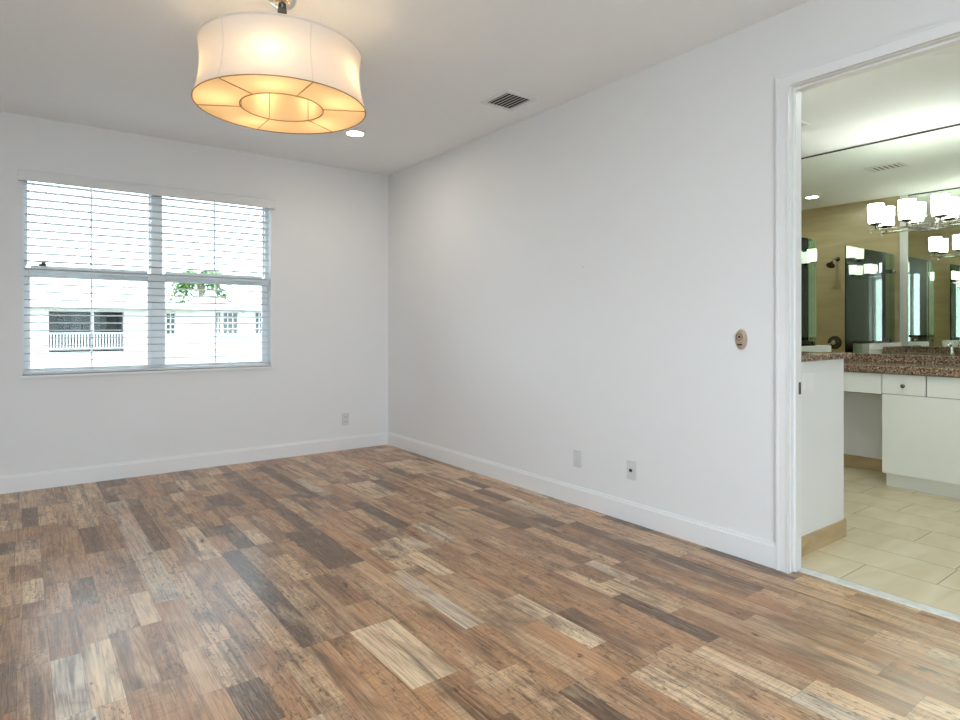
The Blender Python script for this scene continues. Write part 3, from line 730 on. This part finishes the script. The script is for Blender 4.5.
# second vanity, behind the half wall and seen in the mirror
v2 = thing('vanity_cabinet', 'white vanity cabinet behind the half wall seen in the vanity mirror', 'cabinet', (0.4, -3.35, 0))
bm = B(); box(bm, T+0.001, 0.64, PY1+0.001, -2.778, 0.0, 0.854); obj('carcass', bm, M['cabinet'], v2)
for y0, y1 in ((-3.915, -3.35), (-3.346, -2.782)):
    bm = B(); box(bm, 0.641, 0.659, y0+0.002, y1-0.002, 0.112, 0.849, 0.0015); p = obj('door', bm, M['cabinet'], v2)
    bm = B(); knob(bm, 0.659, -3.30 if y0 > -3.4 else -3.40, 0.7, 1); obj('knob', bm, M['bronze'], p, True)
bm = B(); box(bm, T+0.001, 0.685, PY1+0.001, -2.778, 0.8545, 0.910, 0.006); tag(obj('granite_countertop', bm, M['granite'], None, False, (0.4, -3.35, 0.855)), 'brown granite countertop behind the half wall seen in the mirror', 'countertop')
bm = B(); box(bm, T+0.001, T+0.022, PY1+0.001, -2.799, 0.9105, 0.974, 0.002); box(bm, T+0.001, 0.64, -2.798, -2.777, 0.9105, 0.974, 0.002)
tag(obj('granite_backsplash', bm, M['granite'], None, False, (0.13, -3.35, 0.911)), 'brown granite backsplash behind the half wall seen in the mirror', 'backsplash')

def faucet(x, y, sx, label):
    z = 0.910
    t = thing('faucet', label, 'faucet', (x, y, z))
    bm = B(); lathe(bm, [(0, z), (0.028, z), (0.028, z+0.006), (0.019, z+0.012), (0.017, z+0.09), (0.015, z+0.10), (0, z+0.102)], (x, y, 0), n=24); obj('body', bm, M['chrome'], t, True)
    bm = B(); tube(bm, [(x, y, z+0.075), (x+sx*0.04, y, z+0.10), (x+sx*0.085, y, z+0.105), (x+sx*0.12, y, z+0.092), (x+sx*0.128, y, z+0.075)], 0.010, 12); obj('spout', bm, M['chrome'], t, True)
    bm = B(); tube(bm, [(x, y, z+0.10), (x, y, z+0.118)], 0.010, 12); tube(bm, [(x, y, z+0.115), (x-sx*0.02, y, z+0.13), (x-sx*0.045, y, z+0.137)], 0.005, 10); obj('lever', bm, M['chrome'], t, True)
faucet(0.235, -3.30, 1, 'chrome faucet on the rear countertop seen in the vanity mirror')

# ------------------------------------------------------------------ shower
def glass_panel(label, boxes, clips):
    t = thing('glass_shower_panel', label, 'shower glass', ((boxes[0][0]+boxes[0][1])/2, -2.70, boxes[0][2]))
    bm = B()
    if len(boxes) == 1:
        x0, x1, z0, z1 = boxes[0]; prism(bm, [(x0, z0), (x1, z0), (x1, z1), (x0, z1)], 'y', -2.706, -2.694)
    else:
        (x0, xm, z0, z1), (_, x1, zl, _) = boxes
        prism(bm, [(x0, z0), (xm, z0), (xm, zl), (x1, zl), (x1, z1), (x0, z1)], 'y', -2.706, -2.694)
    obj('glass', bm, M['showerglass'], t)
    for x, z in clips:
        bm = B(); box(bm, x-0.02, x+0.02, -2.716, -2.684, z-0.022, z+0.022, 0.003); obj('clip', bm, M['bronze'], t)
glass_panel('tall green tinted shower panel beside the tile wall seen in the mirror', [(T+0.014, 1.006, 1.0145, 2.062), (1.006, 1.41, 0.02, 2.062)], [(T+0.034, 1.86), (0.26, 1.036), (0.7, 1.036)])
glass_panel('green tinted shower panel left of the shower head seen in the mirror', [(2.06, XV-0.014, 1.0145, 2.066)], [(2.14, 1.036), (XV-0.034, 1.86)])
sx_ = T+0.012
t = thing('showerhead', 'dark round shower head on a bent arm on the tile wall', 'shower head', (sx_, -2.07, 2.06))
bm = B(); lathe(bm, [(0, 0), (0.03, 0), (0.026, 0.012), (0.012, 0.016), (0, 0.016)], (sx_, -2.07, 2.06), (1, 0, 0), 24); obj('flange', bm, M['bronze'], t, True)
bm = B(); tube(bm, [(sx_, -2.07, 2.06), (sx_+0.08, -2.07, 2.065), (sx_+0.13, -2.07, 2.045), (sx_+0.165, -2.07, 2.01)], 0.010, 12); obj('arm', bm, M['chrome'], t, True)
bm = B(); lathe(bm, [(0, 0), (0.014, 0.0), (0.018, 0.02), (0.048, 0.05), (0.05, 0.062), (0, 0.066)], (sx_+0.16, -2.07, 2.015), (0.6, 0, -0.8), 28); obj('head', bm, M['bronze'], t, True)
t = thing('shower_valve', 'round chrome shower valve low on the tile wall below the shower head', 'shower valve', (sx_, -2.035, 1.0))
bm = B(); lathe(bm, [(0, 0), (0.085, 0), (0.082, 0.008), (0.05, 0.014), (0.045, 0.012), (0, 0.012)], (sx_, -2.035, 1.0), (1, 0, 0), 40); obj('escutcheon', bm, M['bronze'], t, True)
bm = B(); lathe(bm, [(0, 0.01), (0.03, 0.01), (0.026, 0.045), (0.02, 0.05), (0, 0.05)], (sx_, -2.035, 1.0), (1, 0, 0), 28); tube(bm, [(sx_+0.04, -2.035, 1.0), (sx_+0.045, -1.99, 0.98), (sx_+0.04, -1.965, 0.965)], 0.008, 10); obj('handle', bm, M['chrome'], t, True)

# ------------------------------------------------------------------ outside
bm = B(); box(bm, -80, 80, -80, 90, -3.2, -3.0); struct('ground', bm, M['pave'])
HY = 12.0
hs = thing('neighboring_house', 'white stucco house across the street with balcony and small grid windows', 'house', (0, HY+4, -3.0))
bm = B()
def hole_wall(holes, x0, x1, z0, z1, y0, y1):
    xs = sorted({x0, x1, *[h[0] for h in holes], *[h[1] for h in holes]}); zs_ = sorted({z0, z1, *[h[2] for h in holes], *[h[3] for h in holes]})
    for i in range(len(xs)-1):
        for j in range(len(zs_)-1):
            cx, cz = (xs[i]+xs[i+1])/2, (zs_[j]+zs_[j+1])/2
            if any(h[0] < cx < h[1] and h[2] < cz < h[3] for h in holes): continue
            box(bm, xs[i], xs[i+1], y0, y1, zs_[j], zs_[j+1])
balc = (-2.5, -0.96, 0.64, 1.57)
wins = [(-0.01, 0.215, 1.0, 1.56), (1.21, 1.34, 1.0, 1.6), (1.39, 1.79, 1.0, 1.6), (2.25, 2.5, 1.0, 1.61)]
hole_wall([balc]+wins, -9, 9, -3.0, 1.64, HY, HY+0.25)
obj('wall', bm, M['extwall'], hs)
bm = B(); box(bm, -9.2, 0.75, HY-0.35, HY, 1.62, 1.66); obj('gutter', bm, M['exttrim'], hs)
bm = B()
prism(bm, [(HY-0.45, 1.66), (HY+4.2, 1.98), (HY+8.4, 1.66)], 'x', -9.3, 9.3); obj('roof', bm, M['roof'], hs)
bm = B(); prism(bm, [(0.15, 1.64), (1.9, 1.64), (1.05, 2.08)], 'y', HY-0.02, HY+0.2); obj('gable', bm, M['extwall'], hs)
bm = B(); prism(bm, [(1.05, 2.06), (1.05, 2.10), (1.95, 1.64), (1.90, 1.60)], 'y', HY-0.2, HY+0.2); prism(bm, [(1.05, 2.06), (1.05, 2.10), (0.1, 1.64), (0.15, 1.60)], 'y', HY-0.2, HY+0.2); obj('gable_trim', bm, M['exttrim'], hs)
bm = B(); box(bm, balc[0], balc[1], HY+1.4, HY+1.5, 0.64, 1.57); box(bm, balc[0]-0.05, balc[0], HY+0.25, HY+1.5, 0.6, 1.6); box(bm, balc[1], balc[1]+0.05, HY+0.25, HY+1.5, 0.6, 1.6); box(bm, balc[0], balc[1], HY+0.25, HY+1.5, 1.57, 1.6)
obj('porch_back', bm, M['porch'], hs)
bm = B(); box(bm, balc[0], balc[1], HY, HY+1.5, 0.6, 0.64); box(bm, -1.66, -1.60, HY+0.02, HY+0.1, 1.06, 1.57); obj('balcony_floor', bm, M['extwall'], hs)
bm = B()
for a, b in ((-2.28, -2.14), (-1.98, -1.74), (-1.35, -1.2)): box(bm, a, b, HY+1.37, HY+1.4, 0.66, 1.45)
obj('balcony_window', bm, M['extglass'], hs)
bm = B(); box(bm, balc[0], balc[1], HY+0.03, HY+0.07, 1.035, 1.06); box(bm, balc[0], balc[1], HY+0.03, HY+0.07, 0.67, 0.69)
x = balc[0]+0.03
while x < balc[1]: box(bm, x, x+0.024, HY+0.04, HY+0.06, 0.69, 1.035); x += 0.062
obj('balcony_railing', bm, M['extrail'], hs)
for x0, x1, z0, z1 in wins:
    bm = B(); f = 0.018
    box(bm, x0, x0+f, HY+0.04, HY+0.09, z0, z1); box(bm, x1-f, x1, HY+0.04, HY+0.09, z0, z1); box(bm, x0, x1, HY+0.04, HY+0.09, z0, z0+f); box(bm, x0, x1, HY+0.04, HY+0.09, z1-f, z1); box(bm, x0, x1, HY+0.04, HY+0.09, (z0+z1)/2-0.025, (z0+z1)/2+0.025)
    nx = 3 if x1-x0 > 0.3 else 2
    for i in range(1, nx): xx = x0+(x1-x0)*i/nx; box(bm, xx-0.012, xx+0.012, HY+0.05, HY+0.08, z0, z1)
    for q in (0.25, 0.75): zz = z0+(z1-z0)*q; box(bm, x0, x1, HY+0.05, HY+0.08, zz-0.01, zz+0.01)
    wf = obj('window_frame', bm, M['extrail'], hs)
    bm = B(); box(bm, x0, x1, HY+0.09, HY+0.10, z0, z1); obj('pane', bm, M['extglass'], wf)
bm = B(); box(bm, -0.1, 2.0, HY-0.05, HY, 0.40, 0.43); obj('ledge', bm, M['exttrim'], hs)
bm = B(); box(bm, -9, 9, HY+8, HY+8.2, -3, 1.64); box(bm, -9, -8.8, HY, HY+8, -3, 1.64); box(bm, 8.8, 9, HY, HY+8, -3, 1.64); obj('rear_wall', bm, M['extwall'], hs)

bm = B(); box(bm, XL-5, XL-0.15, YR-5, 0.2, -0.3, -0.06); box(bm, XL-0.15, 0.3, YR-5, YR-0.15, -0.3, -0.06); struct('ground_bounce_deck', bm, M['bouncedeck'])  # unseen pale terrace added to bounce skylight onto the bedroom ceiling

# palm tree behind the house
PXY = (3.25, 23.0); PZ = 3.35; PK = 2.0
pt = thing('palm_tree', 'green palm tree with arching fronds behind the white house outside', 'tree', (PXY[0], PXY[1], -3.0))
bm = B(); tube(bm, [(PXY[0]+0.05, PXY[1], -3.0), (PXY[0]+0.02, PXY[1], -0.5), (PXY[0], PXY[1], 1.6), (PXY[0], PXY[1], PZ-0.05)], 0.14, 10); obj('trunk', bm, M['bark'], pt, True)
bm = B(); rnd = random.Random(5)
for k in range(30):
    az = 2*PI*k/30*3.0+rnd.uniform(-0.15, 0.15); ln = PK*rnd.uniform(0.5, 0.95); up = rnd.uniform(-0.5, 1.25)
    d = Vector((math.cos(az), math.sin(az), 0)); side = Vector((-math.sin(az), math.cos(az), 0)); pts = []
    for i in range(9):
        s = i/8; pts.append(Vector((PXY[0], PXY[1], PZ))+d*ln*s*(1-0.15*s)+Vector((0, 0, ln*(up*s-1.15*s*s*(0.85+up*0.3)))))
    tube(bm, pts, 0.02, 5)
    for i in range(1, 9):
        for sg in (-1, 1):
            p = pts[i]; l = PK*0.26*math.sin(PI*min(0.95, 0.15+i/9.5)); tip = p+side*sg*l*0.8+d*l*0.45+Vector((0, 0, -l*0.45)); wv = d*0.11
            up_ = Vector((0, 0, 0.003))
            a_ = [bm.verts.new(q) for q in (p-wv, p+wv, tip)]; b_ = [bm.verts.new(q+up_) for q in (p-wv, p+wv, tip)]
            bm.faces.new(a_[::-1]); bm.faces.new(b_)
            for j in range(3): bm.faces.new((a_[j], a_[(j+1) % 3], b_[(j+1) % 3], b_[j]))
obj('fronds', bm, M['frond'], pt)

# repeats of one kind carry a shared group phrase
GROUPS = {'recessed_downlight': 'recessed ceiling lights', 'ceiling_vent': 'ceiling air vents', 'wall_outlet': 'low wall plates', 'jack_plate': 'low wall plates',
          'vanity_light': 'bathroom vanity light bars', 'wall_mirror': 'bathroom wall mirrors', 'vanity_cabinet': 'bathroom vanity cabinets',
          'granite_countertop': 'granite countertops', 'granite_backsplash': 'granite backsplashes', 'glass_shower_panel': 'shower glass panels'}
for o in list(COL.objects):
    k = o.name.split('.')[0]
    if o.parent is None and k in GROUPS: o['group'] = GROUPS[k]
